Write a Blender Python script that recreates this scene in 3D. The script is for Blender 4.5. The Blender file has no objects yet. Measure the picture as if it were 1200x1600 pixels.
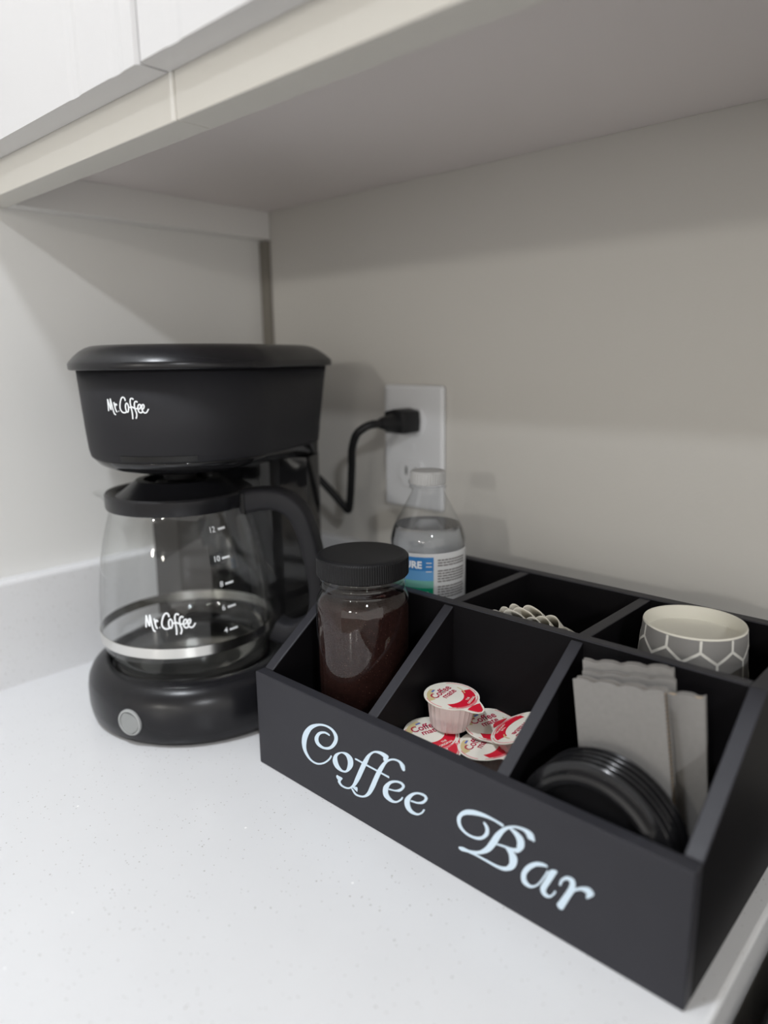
import bpy, bmesh, math, random
from mathutils import Matrix, Vector
from math import sin, cos, pi, radians

# ------------------------------------------------------------------ camera
S = bpy.context.scene
cd = bpy.data.cameras.new('camera'); cam = bpy.data.objects.new('camera', cd)
S.collection.objects.link(cam); S.camera = cam
Rr = Vector((0.73281619, 0.68031693, -0.01221923)); Ru = Vector((-0.13545211, 0.16345649, 0.9772076))
Rf = Vector((-0.66680819, 0.71445843, -0.21193392))
M = Matrix(((Rr.x, Ru.x, -Rf.x, 0.6887), (Rr.y, Ru.y, -Rf.y, -0.5519), (Rr.z, Ru.z, -Rf.z, 0.3016), (0, 0, 0, 1)))
cam.matrix_world = M
cd.sensor_fit = 'HORIZONTAL'; cd.sensor_width = 36; cd.lens = 1123.454 / 1200 * 36
cd.clip_start = 0.01; cd.clip_end = 50
cd.dof.use_dof = True; cd.dof.focus_distance = 0.485; cd.dof.aperture_fstop = 4.0

# ------------------------------------------------------------------ light
W = bpy.data.worlds.new('room_air'); S.world = W; W.use_nodes = True
bg = W.node_tree.nodes['Background']; bg.inputs[0].default_value = (1.0, 0.965, 0.92, 1); bg.inputs[1].default_value = 1.35
def lamp(name, loc, tgt, size, power, col):
    l = bpy.data.lights.new(name, 'AREA'); l.shape = 'DISK'; l.size = size; l.energy = power; l.color = col
    o = bpy.data.objects.new(name, l); S.collection.objects.link(o); o.location = loc
    o.rotation_euler = (Vector(tgt) - Vector(loc)).to_track_quat('-Z', 'Y').to_euler(); return o
lamp('ceiling_downlight', (0.28, -0.80, 1.48), (0.28, -0.80, 0), 0.13, 11.5, (0.905, 0.945, 1.0))
lamp('ceiling_downlight', (2.80, -1.95, 1.48), (2.80, -1.95, 0), 0.15, 52, (0.935, 0.965, 1.0))
lamp('far_room_light', (1.7, -6.2, 1.34), (0.2, 0, 0.3), 0.30, 34, (1.0, 0.97, 0.90))
lamp('far_room_light', (3.5, -6.2, 1.34), (0.2, 0, 0.3), 0.30, 13, (1.0, 0.97, 0.90))
S.view_settings.view_transform = 'Standard'; S.view_settings.look = 'None'
S.view_settings.exposure = 0.0; S.view_settings.gamma = 1.0; S.view_settings.use_curve_mapping = False

# ------------------------------------------------------------------ materials
def mat(name, col, rough=.5, metal=0, spec=.5, trans=0, ior=1.45, coat=0, bump=None, vary=None):
    m = bpy.data.materials.new(name); m.use_nodes = True; nt = m.node_tree
    b = nt.nodes['Principled BSDF']
    b.inputs['Base Color'].default_value = (*col, 1); b.inputs['Roughness'].default_value = rough
    b.inputs['Metallic'].default_value = metal; b.inputs['Specular IOR Level'].default_value = spec
    b.inputs['Transmission Weight'].default_value = trans; b.inputs['IOR'].default_value = ior
    b.inputs['Coat Weight'].default_value = coat
    tc = nt.nodes.new('ShaderNodeTexCoord')
    if vary:
        sc, amt = vary
        n = nt.nodes.new('ShaderNodeTexNoise'); n.inputs['Scale'].default_value = sc; n.inputs['Detail'].default_value = 4
        nt.links.new(tc.outputs['Object'], n.inputs['Vector'])
        mx = nt.nodes.new('ShaderNodeMix'); mx.data_type = 'RGBA'
        mx.inputs[6].default_value = (*[c * (1 - amt) for c in col], 1); mx.inputs[7].default_value = (*[min(1, c * (1 + amt)) for c in col], 1)
        nt.links.new(n.outputs['Fac'], mx.inputs[0]); nt.links.new(mx.outputs[2], b.inputs['Base Color'])
    if bump:
        sc, st, ds = bump
        n = nt.nodes.new('ShaderNodeTexNoise'); n.inputs['Scale'].default_value = sc; n.inputs['Detail'].default_value = 3
        nt.links.new(tc.outputs['Object'], n.inputs['Vector'])
        bp = nt.nodes.new('ShaderNodeBump'); bp.inputs['Strength'].default_value = st; bp.inputs['Distance'].default_value = ds
        nt.links.new(n.outputs['Fac'], bp.inputs['Height']); nt.links.new(bp.outputs['Normal'], b.inputs['Normal'])
    return m
def clear(name, tint, f0=.05, rough=.02, edge=.9):
    """thin clear glass or plastic: see-through, with gloss rising towards grazing view on either side of the wall"""
    m = bpy.data.materials.new(name); m.use_nodes = True; nt = m.node_tree; nt.nodes.clear()
    o = nt.nodes.new('ShaderNodeOutputMaterial'); mx = nt.nodes.new('ShaderNodeMixShader'); lw = nt.nodes.new('ShaderNodeLayerWeight')
    lw.inputs['Blend'].default_value = .5
    pw = nt.nodes.new('ShaderNodeMath'); pw.operation = 'POWER'; pw.inputs[1].default_value = 4.5
    ma = nt.nodes.new('ShaderNodeMath'); ma.operation = 'MULTIPLY_ADD'; ma.inputs[1].default_value = edge - f0; ma.inputs[2].default_value = f0
    nt.links.new(lw.outputs['Facing'], pw.inputs[0]); nt.links.new(pw.outputs[0], ma.inputs[0])
    t = nt.nodes.new('ShaderNodeBsdfTransparent'); g = nt.nodes.new('ShaderNodeBsdfGlossy')
    t.inputs[0].default_value = (*tint, 1); g.inputs['Roughness'].default_value = rough
    nt.links.new(ma.outputs[0], mx.inputs[0]); nt.links.new(t.outputs[0], mx.inputs[1]); nt.links.new(g.outputs[0], mx.inputs[2])
    nt.links.new(mx.outputs[0], o.inputs[0]); return m
def speckle(m, layers):
    """add small spots of other colours to a material: (scale, threshold, colour)"""
    nt = m.node_tree; b = nt.nodes['Principled BSDF']; tc = nt.nodes.new('ShaderNodeTexCoord')
    src = b.inputs['Base Color'].links[0].from_socket if b.inputs['Base Color'].links else None
    base = b.inputs['Base Color'].default_value[:]
    for sc, th, col in layers:
        v = nt.nodes.new('ShaderNodeTexVoronoi'); v.inputs['Scale'].default_value = sc
        nt.links.new(tc.outputs['Object'], v.inputs['Vector'])
        sp = nt.nodes.new('ShaderNodeSeparateColor'); nt.links.new(v.outputs['Color'], sp.inputs[0])
        c1 = nt.nodes.new('ShaderNodeMath'); c1.operation = 'LESS_THAN'; c1.inputs[1].default_value = th[0]; nt.links.new(sp.outputs[0], c1.inputs[0])
        c2 = nt.nodes.new('ShaderNodeMath'); c2.operation = 'LESS_THAN'; c2.inputs[1].default_value = th[1]; nt.links.new(v.outputs['Distance'], c2.inputs[0])
        mu = nt.nodes.new('ShaderNodeMath'); mu.operation = 'MULTIPLY'; nt.links.new(c1.outputs[0], mu.inputs[0]); nt.links.new(c2.outputs[0], mu.inputs[1])
        mx = nt.nodes.new('ShaderNodeMix'); mx.data_type = 'RGBA'; nt.links.new(mu.outputs[0], mx.inputs[0])
        if src: nt.links.new(src, mx.inputs[6])
        else: mx.inputs[6].default_value = base
        mx.inputs[7].default_value = (*col, 1); src = mx.outputs[2]
    nt.links.new(src, b.inputs['Base Color']); return m
m_wall = mat('wall_paint', (0.56, 0.545, 0.515), .85, spec=.2, bump=(260, .25, .0006))
m_panel = mat('side_panel_laminate', (0.77, 0.768, 0.752), .5, spec=.3)
m_ceil = mat('ceiling_paint', (0.75, 0.74, 0.72), .9)
m_floor = mat('floor_vinyl', (0.30, 0.27, 0.24), .5, vary=(6, .2))
m_cab = mat('cabinet_white', (0.78, 0.775, 0.765), .32, spec=.4)
m_door = mat('door_white', (0.64, 0.637, 0.645), .22, spec=.45)
m_rail = mat('cabinet_rail', (0.72, 0.705, 0.66), .45, spec=.3)
m_under = mat('cabinet_underside', (0.78, 0.735, 0.725), .55, spec=.25)
m_gap = mat('corner_filler', (0.20, 0.185, 0.16), .8)
m_quartz = speckle(mat('white_quartz', (0.77, 0.775, 0.79), .22, spec=.45, vary=(30, .02)),
                   [(480, (.12, .22), (.56, .55, .54)), (300, (.05, .16), (.46, .45, .43)), (170, (.008, .14), (1, 1, 1))])
m_black = mat('black_plastic', (0.011, 0.011, 0.013), .27, spec=.40, bump=(2500, .12, .0002))
m_head = mat('satin_black_plastic', (0.016, 0.016, 0.019), .55, spec=.28, bump=(2500, .15, .0002))
m_gloss = mat('gloss_black_plastic', (0.010, 0.010, 0.011), .08, spec=.5)
m_matte = mat('matte_black_plastic', (0.009, 0.009, 0.010), .45, spec=.3)
m_plate = mat('warming_plate', (0.008, 0.008, 0.008), .3)
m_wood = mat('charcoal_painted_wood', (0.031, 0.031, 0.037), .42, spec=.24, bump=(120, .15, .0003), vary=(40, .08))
m_wood_shade = mat('shaded_charcoal_wood', (0.0065, 0.006, 0.007), .5, spec=.10, bump=(120, .15, .0003))  # same charcoal paint with the box's shade put into its colour
m_letter = mat('pale_blue_vinyl', (0.62, 0.74, 0.84), .5)
m_white_print = mat('white_print', (0.86, 0.89, 0.92), .4)
m_steel = mat('brushed_steel', (0.78, 0.77, 0.74), .22, metal=1)
m_grey = mat('grey_switch_plastic', (0.36, 0.37, 0.37), .35)
m_grey2 = mat('grey_rocker_plastic', (0.28, 0.29, 0.29), .3)
m_glass = clear('carafe_glass', (.975, .982, .98), .055, .015)
m_jarglass = clear('jar_clear_plastic', (.98, .98, .98), .06, .02)
m_pet = clear('bottle_plastic', (.97, .975, .98), .05, .05)
m_water = mat('water', (1, 1, 1), 0, trans=1, ior=1.33)
m_cap = mat('white_cap', (0.60, 0.60, 0.60), .4, trans=.35)
m_grounds = speckle(mat('ground_coffee', (0.018, 0.0065, 0.005), .95, spec=.1, vary=(300, .5), bump=(900, .9, .001)),
                    [(1100, (.10, .25), (.10, .05, .035)), (800, (.03, .22), (.16, .09, .07))])
m_dust = speckle(mat('coffee_dust_film', (0.16, 0.125, 0.12), .8, vary=(250, .15)), [(900, (.2, .3), (.24, .19, .18))])
m_lidp = mat('jar_lid_plastic', (0.010, 0.010, 0.011), .42, spec=.25, bump=(1500, .2, .0002))
m_label = mat('label_white', (0.66, 0.67, 0.68), .4)
m_text = mat('label_text_grey', (0.20, 0.19, 0.19), .5)
m_green = mat('label_green', (0.0, 0.25, 0.13), .4); m_green2 = mat('label_pale_green', (0.16, 0.42, 0.36), .4)
m_blue = mat('label_blue', (0.03, 0.20, 0.50), .4); m_blue2 = mat('label_sky_blue', (0.12, 0.33, 0.62), .4)
m_plate_w = mat('outlet_white', (0.66, 0.67, 0.69), .35)
m_slot = mat('outlet_slot', (0.03, 0.03, 0.03), .6)
m_cupin = mat('cup_paper_cream', (0.72, 0.70, 0.62), .6)
m_cupout = mat('cup_paper_grey', (0.19, 0.185, 0.18), .5)
m_cupln = mat('cup_print_white', (0.72, 0.71, 0.67), .5)
m_sleeve = mat('grey_cardboard', (0.215, 0.207, 0.198), .8, vary=(350, .10), bump=(500, .3, .0002))
m_flute = mat('kraft_flute', (0.42, 0.32, 0.21), .9)
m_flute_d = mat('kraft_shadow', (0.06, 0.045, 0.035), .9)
m_filter = mat('filter_paper', (0.82, 0.79, 0.71), .85, bump=(400, .2, .0003))
m_clid = mat('black_cup_lid', (0.010, 0.010, 0.011), .15, spec=.5)
m_cream = mat('creamer_cup_plastic', (0.72, 0.60, 0.58), .35, spec=.5)
m_foil = mat('creamer_foil_cream', (0.78, 0.76, 0.68), .33)
m_red = mat('print_red', (0.62, 0.012, 0.035), .33); m_crim = mat('print_crimson', (0.42, 0.012, 0.06), .35)
m_gold = mat('print_gold', (0.60, 0.50, 0.26), .35); m_pblue = mat('print_blue', (0.10, 0.16, 0.50), .35)
m_pink = mat('print_pink', (0.72, 0.22, 0.24), .35)
m_range = mat('range_black', (0.012, 0.012, 0.013), .25)

# ------------------------------------------------------------------ builders
CN = S.collection
MW = {}
def thing(name, label, cat, loc, rz=0, group=None):
    o = bpy.data.objects.new(name, None); CN.objects.link(o); o.empty_display_size = .02
    o.location = loc; o.rotation_euler = (0, 0, rz); o['label'] = label; o['category'] = cat
    if group: o['group'] = group
    MW[o] = Matrix.Translation(loc) @ Matrix.Rotation(rz, 4, 'Z'); return o
def obj(name, bm, mats, parent=None, smooth=False, world=False, label=None, kind=None, auto=None):
    """link bm as ONE mesh; world=True: vertices are in world coordinates and parent is the top thing"""
    if world and parent in MW: bmesh.ops.transform(bm, matrix=MW[parent].inverted(), verts=bm.verts)
    me = bpy.data.meshes.new(name)
    if smooth:
        for f in bm.faces: f.smooth = True
        if auto:
            for e in bm.edges:
                if len(e.link_faces) == 2 and e.calc_face_angle(0) > radians(auto): e.smooth = False
    bm.to_mesh(me); bm.free()
    for m in (mats if isinstance(mats, (list, tuple)) else [mats]): me.materials.append(m)
    o = bpy.data.objects.new(name, me); CN.objects.link(o)
    if parent: o.parent = parent
    if label: o['label'] = label
    if kind: o['kind'] = kind
    return o
def tag(o, label, cat, group=None):
    o['label'] = label; o['category'] = cat
    if group: o['group'] = group
    return o
def box(lo, hi, bev=0, bm=None, mi=0, seg=2):
    b2 = bmesh.new(); r = bmesh.ops.create_cube(b2, size=1)
    lo, hi = Vector(lo), Vector(hi); c = (lo + hi) / 2; d = hi - lo
    for v in b2.verts: v.co = Vector((v.co.x * d.x, v.co.y * d.y, v.co.z * d.z)) + c
    if bev: bmesh.ops.bevel(b2, geom=b2.edges[:], offset=bev, segments=seg, affect='EDGES', profile=.5)
    for f in b2.faces: f.material_index = mi
    if bm is None: return b2
    merge(bm, b2); return bm
def merge(bm, b2, mx=None):
    if mx is not None: bmesh.ops.transform(b2, matrix=mx, verts=b2.verts)
    me = bpy.data.meshes.new('t'); b2.to_mesh(me); b2.free(); bm.from_mesh(me); bpy.data.meshes.remove(me)
def loft(rings, closed=True, cap0=False, cap1=False, bm=None, loop=False):
    bm = bm or bmesh.new(); R = [[bm.verts.new(p) for p in r] for r in rings]; n = len(rings[0])
    k = len(R)
    for i in range(k if loop else k - 1):
        a, b = R[i], R[(i + 1) % k]
        for j in range(n if closed else n - 1): bm.faces.new((a[j], a[(j + 1) % n], b[(j + 1) % n], b[j]))
    if cap0: bm.faces.new(R[0][::-1])
    if cap1: bm.faces.new(R[-1])
    return bm
def lathe(prof, n=64, c=(0, 0, 0), bm=None, a0=0, a1=2 * pi, cap0=False, cap1=False, f=None):
    full = abs(a1 - a0 - 2 * pi) < 1e-6; m = n if full else n + 1; rings = []
    for r, z in prof:
        ring = []
        for k in range(m):
            t = a0 + (a1 - a0) * k / n; rr = f(r, z, t) if f else r
            ring.append((c[0] + rr * cos(t), c[1] + rr * sin(t), c[2] + z))
        rings.append(ring)
    bm = loft(rings, closed=full, cap0=cap0, cap1=cap1, bm=bm)
    bmesh.ops.recalc_face_normals(bm, faces=bm.faces[:]); return bm
def prism(poly, ax, a, b, bm=None, bev=0, mi=0):
    """polygon in the two other axes, extruded along axis ax from a to b"""
    def P(p, t): return {0: (t, p[0], p[1]), 1: (p[0], t, p[1]), 2: (p[0], p[1], t)}[ax]
    b2 = bmesh.new(); A = [b2.verts.new(P(p, a)) for p in poly]; B = [b2.verts.new(P(p, b)) for p in poly]; n = len(poly)
    for i in range(n): b2.faces.new((A[i], A[(i + 1) % n], B[(i + 1) % n], B[i]))
    b2.faces.new(A[::-1]); b2.faces.new(B); bmesh.ops.recalc_face_normals(b2, faces=b2.faces[:])
    if bev: bmesh.ops.bevel(b2, geom=b2.edges[:], offset=bev, segments=2, affect='EDGES', profile=.5)
    for f in b2.faces: f.material_index = mi
    if bm is None: return b2
    merge(bm, b2); return bm
def catmull(P, n=5, closed=False):
    P = [Vector(p) for p in P]; out = []; k = len(P)
    for i in range(k - 1):
        p0 = P[i - 1] if i > 0 else (P[k - 2] if closed else P[0]); p3 = P[i + 2] if i + 2 < k else (P[1] if closed else P[-1])
        p1, p2 = P[i], P[i + 1]
        for j in range(n):
            t = j / n; out.append(.5 * ((2 * p1) + (p2 - p0) * t + (2 * p0 - 5 * p1 + 4 * p2 - p3) * t * t + (3 * p1 - p0 - 3 * p2 + p3) * t ** 3))
    out.append(P[-1]); return out
def tube(path, rad, n=12, sub=5, section=None, bm=None):
    """swept tube; section(t) gives (half width sideways, half height) for a rounded-rectangle section"""
    pts = catmull(path, sub); k = len(pts); rings = []; up = Vector((0, 0, 1)); side = None
    for i, p in enumerate(pts):
        t = (pts[min(i + 1, k - 1)] - pts[max(i - 1, 0)]).normalized()
        if side is None: side = t.cross(up).normalized() if abs(t.dot(up)) < .95 else t.cross(Vector((0, 1, 0))).normalized()
        else: side = (side - t * side.dot(t)).normalized()
        nn = side.cross(t).normalized(); u = i / (k - 1)
        a, b = section(u) if section else ((rad, rad) if not callable(rad) else (rad(u), rad(u))); ring = []
        for j in range(n):
            th = 2 * pi * j / n; cx, sx = cos(th), sin(th)
            if section: cx = math.copysign(abs(cx) ** .5, cx); sx = math.copysign(abs(sx) ** .5, sx)
            ring.append(p + side * a * cx + nn * b * sx)
        rings.append(ring)
    bm = loft(rings, cap0=True, cap1=True, bm=bm); bmesh.ops.recalc_face_normals(bm, faces=bm.faces[:]); return bm
def ribbon(L, R, f, bm, sub=4, closed=False, th=.0003, mi=0):
    """flat stroke between two outlines, given a little thickness; f(u,v,h) maps to 3-D"""
    a = catmull([(*p, 0) for p in L], sub, closed); b = catmull([(*p, 0) for p in R], sub, closed)
    top = [[bm.verts.new(f(p.x, p.y, th)) for p in s] for s in (a, b)]; bot = [[bm.verts.new(f(p.x, p.y, 0)) for p in s] for s in (a, b)]
    F = []
    for i in range(len(a) - 1):
        F.append(bm.faces.new((top[0][i], top[0][i + 1], top[1][i + 1], top[1][i])))
        F.append(bm.faces.new((top[0][i], bot[0][i], bot[0][i + 1], top[0][i + 1]))); F.append(bm.faces.new((top[1][i], top[1][i + 1], bot[1][i + 1], bot[1][i])))
    if not closed:
        for i in (0, -1): F.append(bm.faces.new((top[0][i], top[1][i], bot[1][i], bot[0][i])))
    for q in F: q.material_index = mi
def stroke(pts, w, f, bm, sub=4, th=.0003, mi=0):
    """constant-width stroke along a centre line"""
    c = catmull([(*p, 0) for p in pts], sub); L = []; R = []
    for i, p in enumerate(c):
        t = (c[min(i + 1, len(c) - 1)] - c[max(i - 1, 0)]); t = t.normalized() if t.length > 0 else Vector((1, 0, 0)); n = Vector((-t.y, t.x, 0)) * w / 2
        L.append((p + n)[:2]); R.append((p - n)[:2])
    ribbon(L, R, f, bm, 1, th=th, mi=mi)
def text_bm(s, size, f, th=.0002, align='CENTER', mi=0, bm=None, weight=0):
    """built-in lettering turned into mesh and mapped by f(u,v,h)"""
    cu = bpy.data.curves.new('t', 'FONT'); cu.body = s; cu.size = size; cu.align_x = align; cu.align_y = 'CENTER'; cu.resolution_u = 3; cu.offset = weight
    o = bpy.data.objects.new('t', cu); CN.objects.link(o)
    dg = bpy.context.evaluated_depsgraph_get(); me = bpy.data.meshes.new_from_object(o.evaluated_get(dg))
    b2 = bmesh.new(); b2.from_mesh(me); bpy.data.objects.remove(o); bpy.data.curves.remove(cu); bpy.data.meshes.remove(me)
    for v in b2.verts: v.co = Vector(f(v.co.x, v.co.y, th))
    for q in b2.faces: q.material_index = mi
    if bm is None: return b2
    merge(bm, b2); return bm
def outline(r, hw, bk, cr, cx=0, cy=0):
    """round front towards -Y, squared back at +Y with rounded corners (66 points)"""
    P = [(r * cos(pi + pi * k / 32), r * sin(pi + pi * k / 32)) for k in range(33)]
    for k in range(1, 7): u = k / 7; P.append((r + (hw - r) * u, (bk - cr) * u))
    for k in range(8): a = pi / 2 * k / 7; P.append((hw - cr + cr * cos(a), bk - cr + cr * sin(a)))
    for k in range(1, 5): P.append(((hw - cr) * (1 - 2 * k / 5), bk))
    for k in range(8): a = pi / 2 + pi / 2 * k / 7; P.append((-hw + cr + cr * cos(a), bk - cr + cr * sin(a)))
    for k in range(1, 7): u = 1 - k / 7; P.append((-(r + (hw - r) * u), (bk - cr) * u))
    return [(x + cx, y + cy) for x, y in P]
def zr(P, z): return [(x, y, z) for x, y in P]

# ================================================================== the setting
def struct(name, bm, m): return obj(name, bm, m, kind='structure')
struct('floor', box((-.6, -7.5, -.96), (4.5, .1, -.91)), m_floor)
struct('ceiling', box((-.6, -7.5, 1.50), (4.5, .1, 1.56)), m_ceil)
struct('wall_back', box((-.10, 0, -.91), (4.5, .08, 1.50)), m_wall)
struct('wall_left', box((-.10, -2.6, -.91), (-.0165, 0, 1.50)), m_panel)
struct('trim_1', box((-.0165, -.004, .1025), (0.0, 0, .433), .0008), m_gap)

# worktop, base cabinet, upstands
ct = thing('countertop', 'white speckled quartz worktop carrying the coffee maker and the black box', 'countertop', (.3, -.32, -.035))
obj('slab', box((0 - .0164, -.64, -.035), (.61, 0, 0), .0025), m_quartz, ct, world=True)
up = tag(obj('backsplash', prism([(-.0163, 0), (-.0002, 0), (-.0002, .0990), (-.0011, .1011), (-.0032, .102), (-.0163, .102)], 1, -.64, -.0145), m_quartz), 'low pale stone upstand along the left wall behind the coffee maker', 'backsplash')
up2 = tag(obj('backsplash', box((.0002, -.0140, .0004), (.61, -.0002, .102), .0015), m_quartz), 'low stone upstand on the back wall, hidden behind the black box', 'backsplash')
bc = thing('base_cabinet', 'white base cabinet under the speckled worktop', 'cabinet', (.3, -.3, -.91))
obj('body', box((0, -.58, -.81), (.605, -.002, -.0355), .001), m_cab, bc, world=True)
obj('plinth', box((0, -.52, -.91), (.605, -.002, -.8105)), m_matte, bc, world=True)
for a, b in ((.003, .300), (.304, .602)):
    d = obj('door', box((a, -.600, -.805), (b, -.581, -.045), .002), m_cab, bc, world=True)
    kx = b - .03 if a < .1 else a + .03
    obj('handle', tube([(kx, -.601, -.10), (kx, -.625, -.105), (kx, -.625, -.205), (kx, -.601, -.21)], .004), m_steel, bc, True, True).parent = d
# the range next to the worktop
rg = thing('range', 'black kitchen range just past the right end of the worktop', 'range', (1.0, -.32, -.91))
obj('body', box((.622, -.62, -.91), (1.38, -.02, -.03), .003), m_range, rg, world=True)
obj('cooktop', box((.626, -.63, -.0295), (1.376, -.015, -.018), .003), m_gloss, rg, world=True)
obj('side_trim', box((.6185, -.62, -.048), (.6215, -.02, -.042), .0006), m_matte, rg, world=True)
obj('oven_door', box((.64, -.655, -.80), (1.36, -.6205, -.20), .004), m_gloss, rg, world=True)
obj('handle', tube([(.70, -.656, -.24), (.70, -.70, -.24), (.76, -.705, -.24), (1.24, -.705, -.24), (1.30, -.70, -.24), (1.30, -.656, -.24)], .009), m_steel, rg, True, True)
for k in range(4):
    b = bmesh.new(); bmesh.ops.create_cone(b, cap_ends=True, segments=32, radius1=.021, radius2=.018, depth=.02)
    bmesh.ops.transform(b, matrix=Matrix.Translation((.74 + k * .175, -.6305, -.11)) @ Matrix.Rotation(radians(90), 4, 'X'), verts=b.verts)
    obj('knob', b, m_matte, rg, True, True, auto=40)

# wall cabinet
wc = thing('wall_cabinet', 'white two-door wall cabinet hanging over the coffee corner', 'cabinet', (.305, -.15, .433))
obj('left_side_panel', box((-.0163, -.281, .4333), (.0015, -.0005, 1.20), .0006), m_cab, wc, world=True)
obj('right_side_panel', box((.597, -.281, .4333), (.610, -.0005, 1.20), .0006), m_cab, wc, world=True)
obj('bottom_panel', box((.002, -.2805, .4633), (.5965, -.0005, .478)), m_under, wc, world=True, label='grey-brown underside of the cabinet')
obj('top_panel', box((.002, -.2805, 1.184), (.5965, -.0005, 1.20)), m_cab, wc, world=True)
obj('bottom_rail', box((-.0163, -.305, .4333), (.3012, -.2815, .478), .0008), m_rail, wc, world=True)
obj('bottom_rail', box((.3020, -.305, .4333), (.610, -.2815, .478), .0008), m_rail, wc, world=True)
obj('face_frame', box((-.0163, -.3048, .4785), (.610, -.2815, 1.20), .0005), m_cab, wc, world=True)
def door_bm(x0, x1):
    # slab door with shallow vertical grooves
    y0, y1 = -.3245, -.3056; gs = [x0 + .035, x1 - .074, x1 - .0225] if x1 < .5 else [x0 + .035, x1 - .0225]; g = .0085; dp = .0007
    P = [(x0, y1), (x0, y0 + .002), (x0 + .002, y0)]
    for c in gs: P += [(c - g, y0), (c - g * .35, y0 + dp), (c + g * .35, y0 + dp), (c + g, y0)]
    P += [(x1 - .002, y0), (x1, y0 + .002), (x1, y1)]
    return prism(P, 2, .4585, 1.195)
for a, b in ((-.0125, .2966), (.2992, .608)): obj('door', door_bm(a, b), m_door, wc, world=True)
wr_block = thing('wall_cabinet', 'white wall cabinet added unseen over the black range to block light', 'cabinet', (.99, -.15, .433))  # out-of-view cabinet, added to block light coming from the right
obj('body', box((.6125, -.3045, .4333), (1.37, -.0005, 1.20), .001), m_cab, wr_block, world=True)
for a, b in ((.614, .989), (.992, 1.367)): obj('door', door_bm(a, b), m_door, wr_block, world=True)

# wall outlet
ou = thing('wall_outlet', 'white double wall outlet on the back wall with a black plug in its upper socket', 'outlet', (.2195, 0, .2115))
X, Z = .2195, .2115
obj('cover_plate', box((X - .0385, -.0060, Z - .0620), (X + .0385, -.0002, Z + .0620), .003), m_plate_w, ou, world=True)
for dz in (-.0265, .0265):
    P = [(X + .0165 * cos(t), Z + dz + max(-.0135, min(.0135, .0175 * sin(t)))) for t in [2 * pi * k / 40 for k in range(40)]]
    s = obj('socket', prism(P, 1, -.0085, -.0061, bev=.0004), m_plate_w, ou, world=True)
    for dx, h in ((-.0063, .0040), (.0063, .0034)): obj('slot', box((X + dx - .0011, -.0088, Z + dz + .003 - h), (X + dx + .0011, -.0084, Z + dz + .003 + h)), m_slot, ou, world=True).parent = s
    P = [(X + .0024 * cos(t), Z + dz - .0078 + .0024 * sin(t)) for t in [2 * pi * k / 16 for k in range(16)]]
    obj('slot', prism(P, 1, -.0088, -.0084), m_slot, ou, world=True).parent = s
P = [(X + .003 * cos(t), Z + .003 * sin(t)) for t in [2 * pi * k / 16 for k in range(16)]]
obj('screw', prism(P, 1, -.0068, -.0061), m_plate_w, ou, world=True)

# ================================================================== coffee maker
CX, CY = .149, -.218; RZ = radians(27)
cm = thing('coffee_maker', 'black drip coffee maker in the corner with a grey round switch on its base', 'coffee maker', (CX, CY, 0), RZ)
# base
hw, bk, cr = .088, .118, .030
rings = [zr(outline(r, hw - (.0975 - r), bk - (.0975 - r), cr), z) for r, z in ((.088, .0), (.093, .0012), (.0962, .006), (.0975, .014), (.0975, .028), (.0963, .035), (.0930, .0415), (.0885, .0458), (.083, .0480), (.0785, .0484))]
def circ(r, z, cx=0, cy=0):
    out = []
    for x, y in outline(.09, .08, .118, .03):
        a = math.atan2(y, x); out.append((cx + r * cos(a), cy + r * sin(a), z))
    return out
rings += [circ(.0755, .0482, -.004, -.002), circ(.0735, .0465, -.005, -.003), circ(.0725, .0410, -.005, -.003), circ(.069, .0400, -.005, -.003)]
obj('base', loft(rings, cap0=True, cap1=True), m_black, cm, True, auto=50)
obj('warming_plate', lathe([(.0001, .0402), (.066, .0402), (.067, .0412), (.067, .0444), (.0655, .0458), (.0001, .0458)], 48, (-.006, -.004, 0)), m_plate, cm, True, auto=40)
# switch
a = radians(-96); sw = Matrix.Translation((.0972 * cos(a), .0972 * sin(a), .0205)) @ Matrix.Rotation(a + pi / 2, 4, 'Z') @ Matrix.Rotation(pi / 2, 4, 'X')
b = lathe([(.0001, -.003), (.0108, -.003), (.0110, .0008), (.0106, .0016), (.0094, .0018), (.0090, .0010), (.0089, .0002), (.0001, .0002)], 48)
bmesh.ops.transform(b, matrix=sw, verts=b.verts); s = obj('switch', b, m_grey, cm, True, auto=40, label='light grey round switch')
b = bmesh.new(); P = [(.0085 * cos(2 * pi * k / 40), .0085 * sin(2 * pi * k / 40)) for k in range(40)]
rg1 = [[(x, y, .0003) for x, y in P], [(x, y, .0009 + .0030 * (x / .0085 + 1) * .5 if x < .002 else .0009 + .0030 * .62 - (x - .002) * .28) for x, y in P]]
loft(rg1, bm=b); c0 = sum((Vector(p) for p in rg1[1]), Vector()) / 40
vs = b.verts[-40:] if hasattr(b.verts, '__getitem__') and not b.verts.ensure_lookup_table() else []
vc = [v for v in b.verts][40:]
ridge = sorted([v for v in vc if v.co.x < .002], key=lambda v: math.atan2(v.co.y, v.co.x) % (2 * pi)); rest = sorted([v for v in vc if v.co.x >= .002], key=lambda v: v.co.y)
b.faces.new(ridge + rest[:1] + [] if False else vc)
bmesh.ops.transform(b, matrix=sw, verts=b.verts); obj('rocker', b, m_grey2, cm, True, auto=30).parent = s
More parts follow.
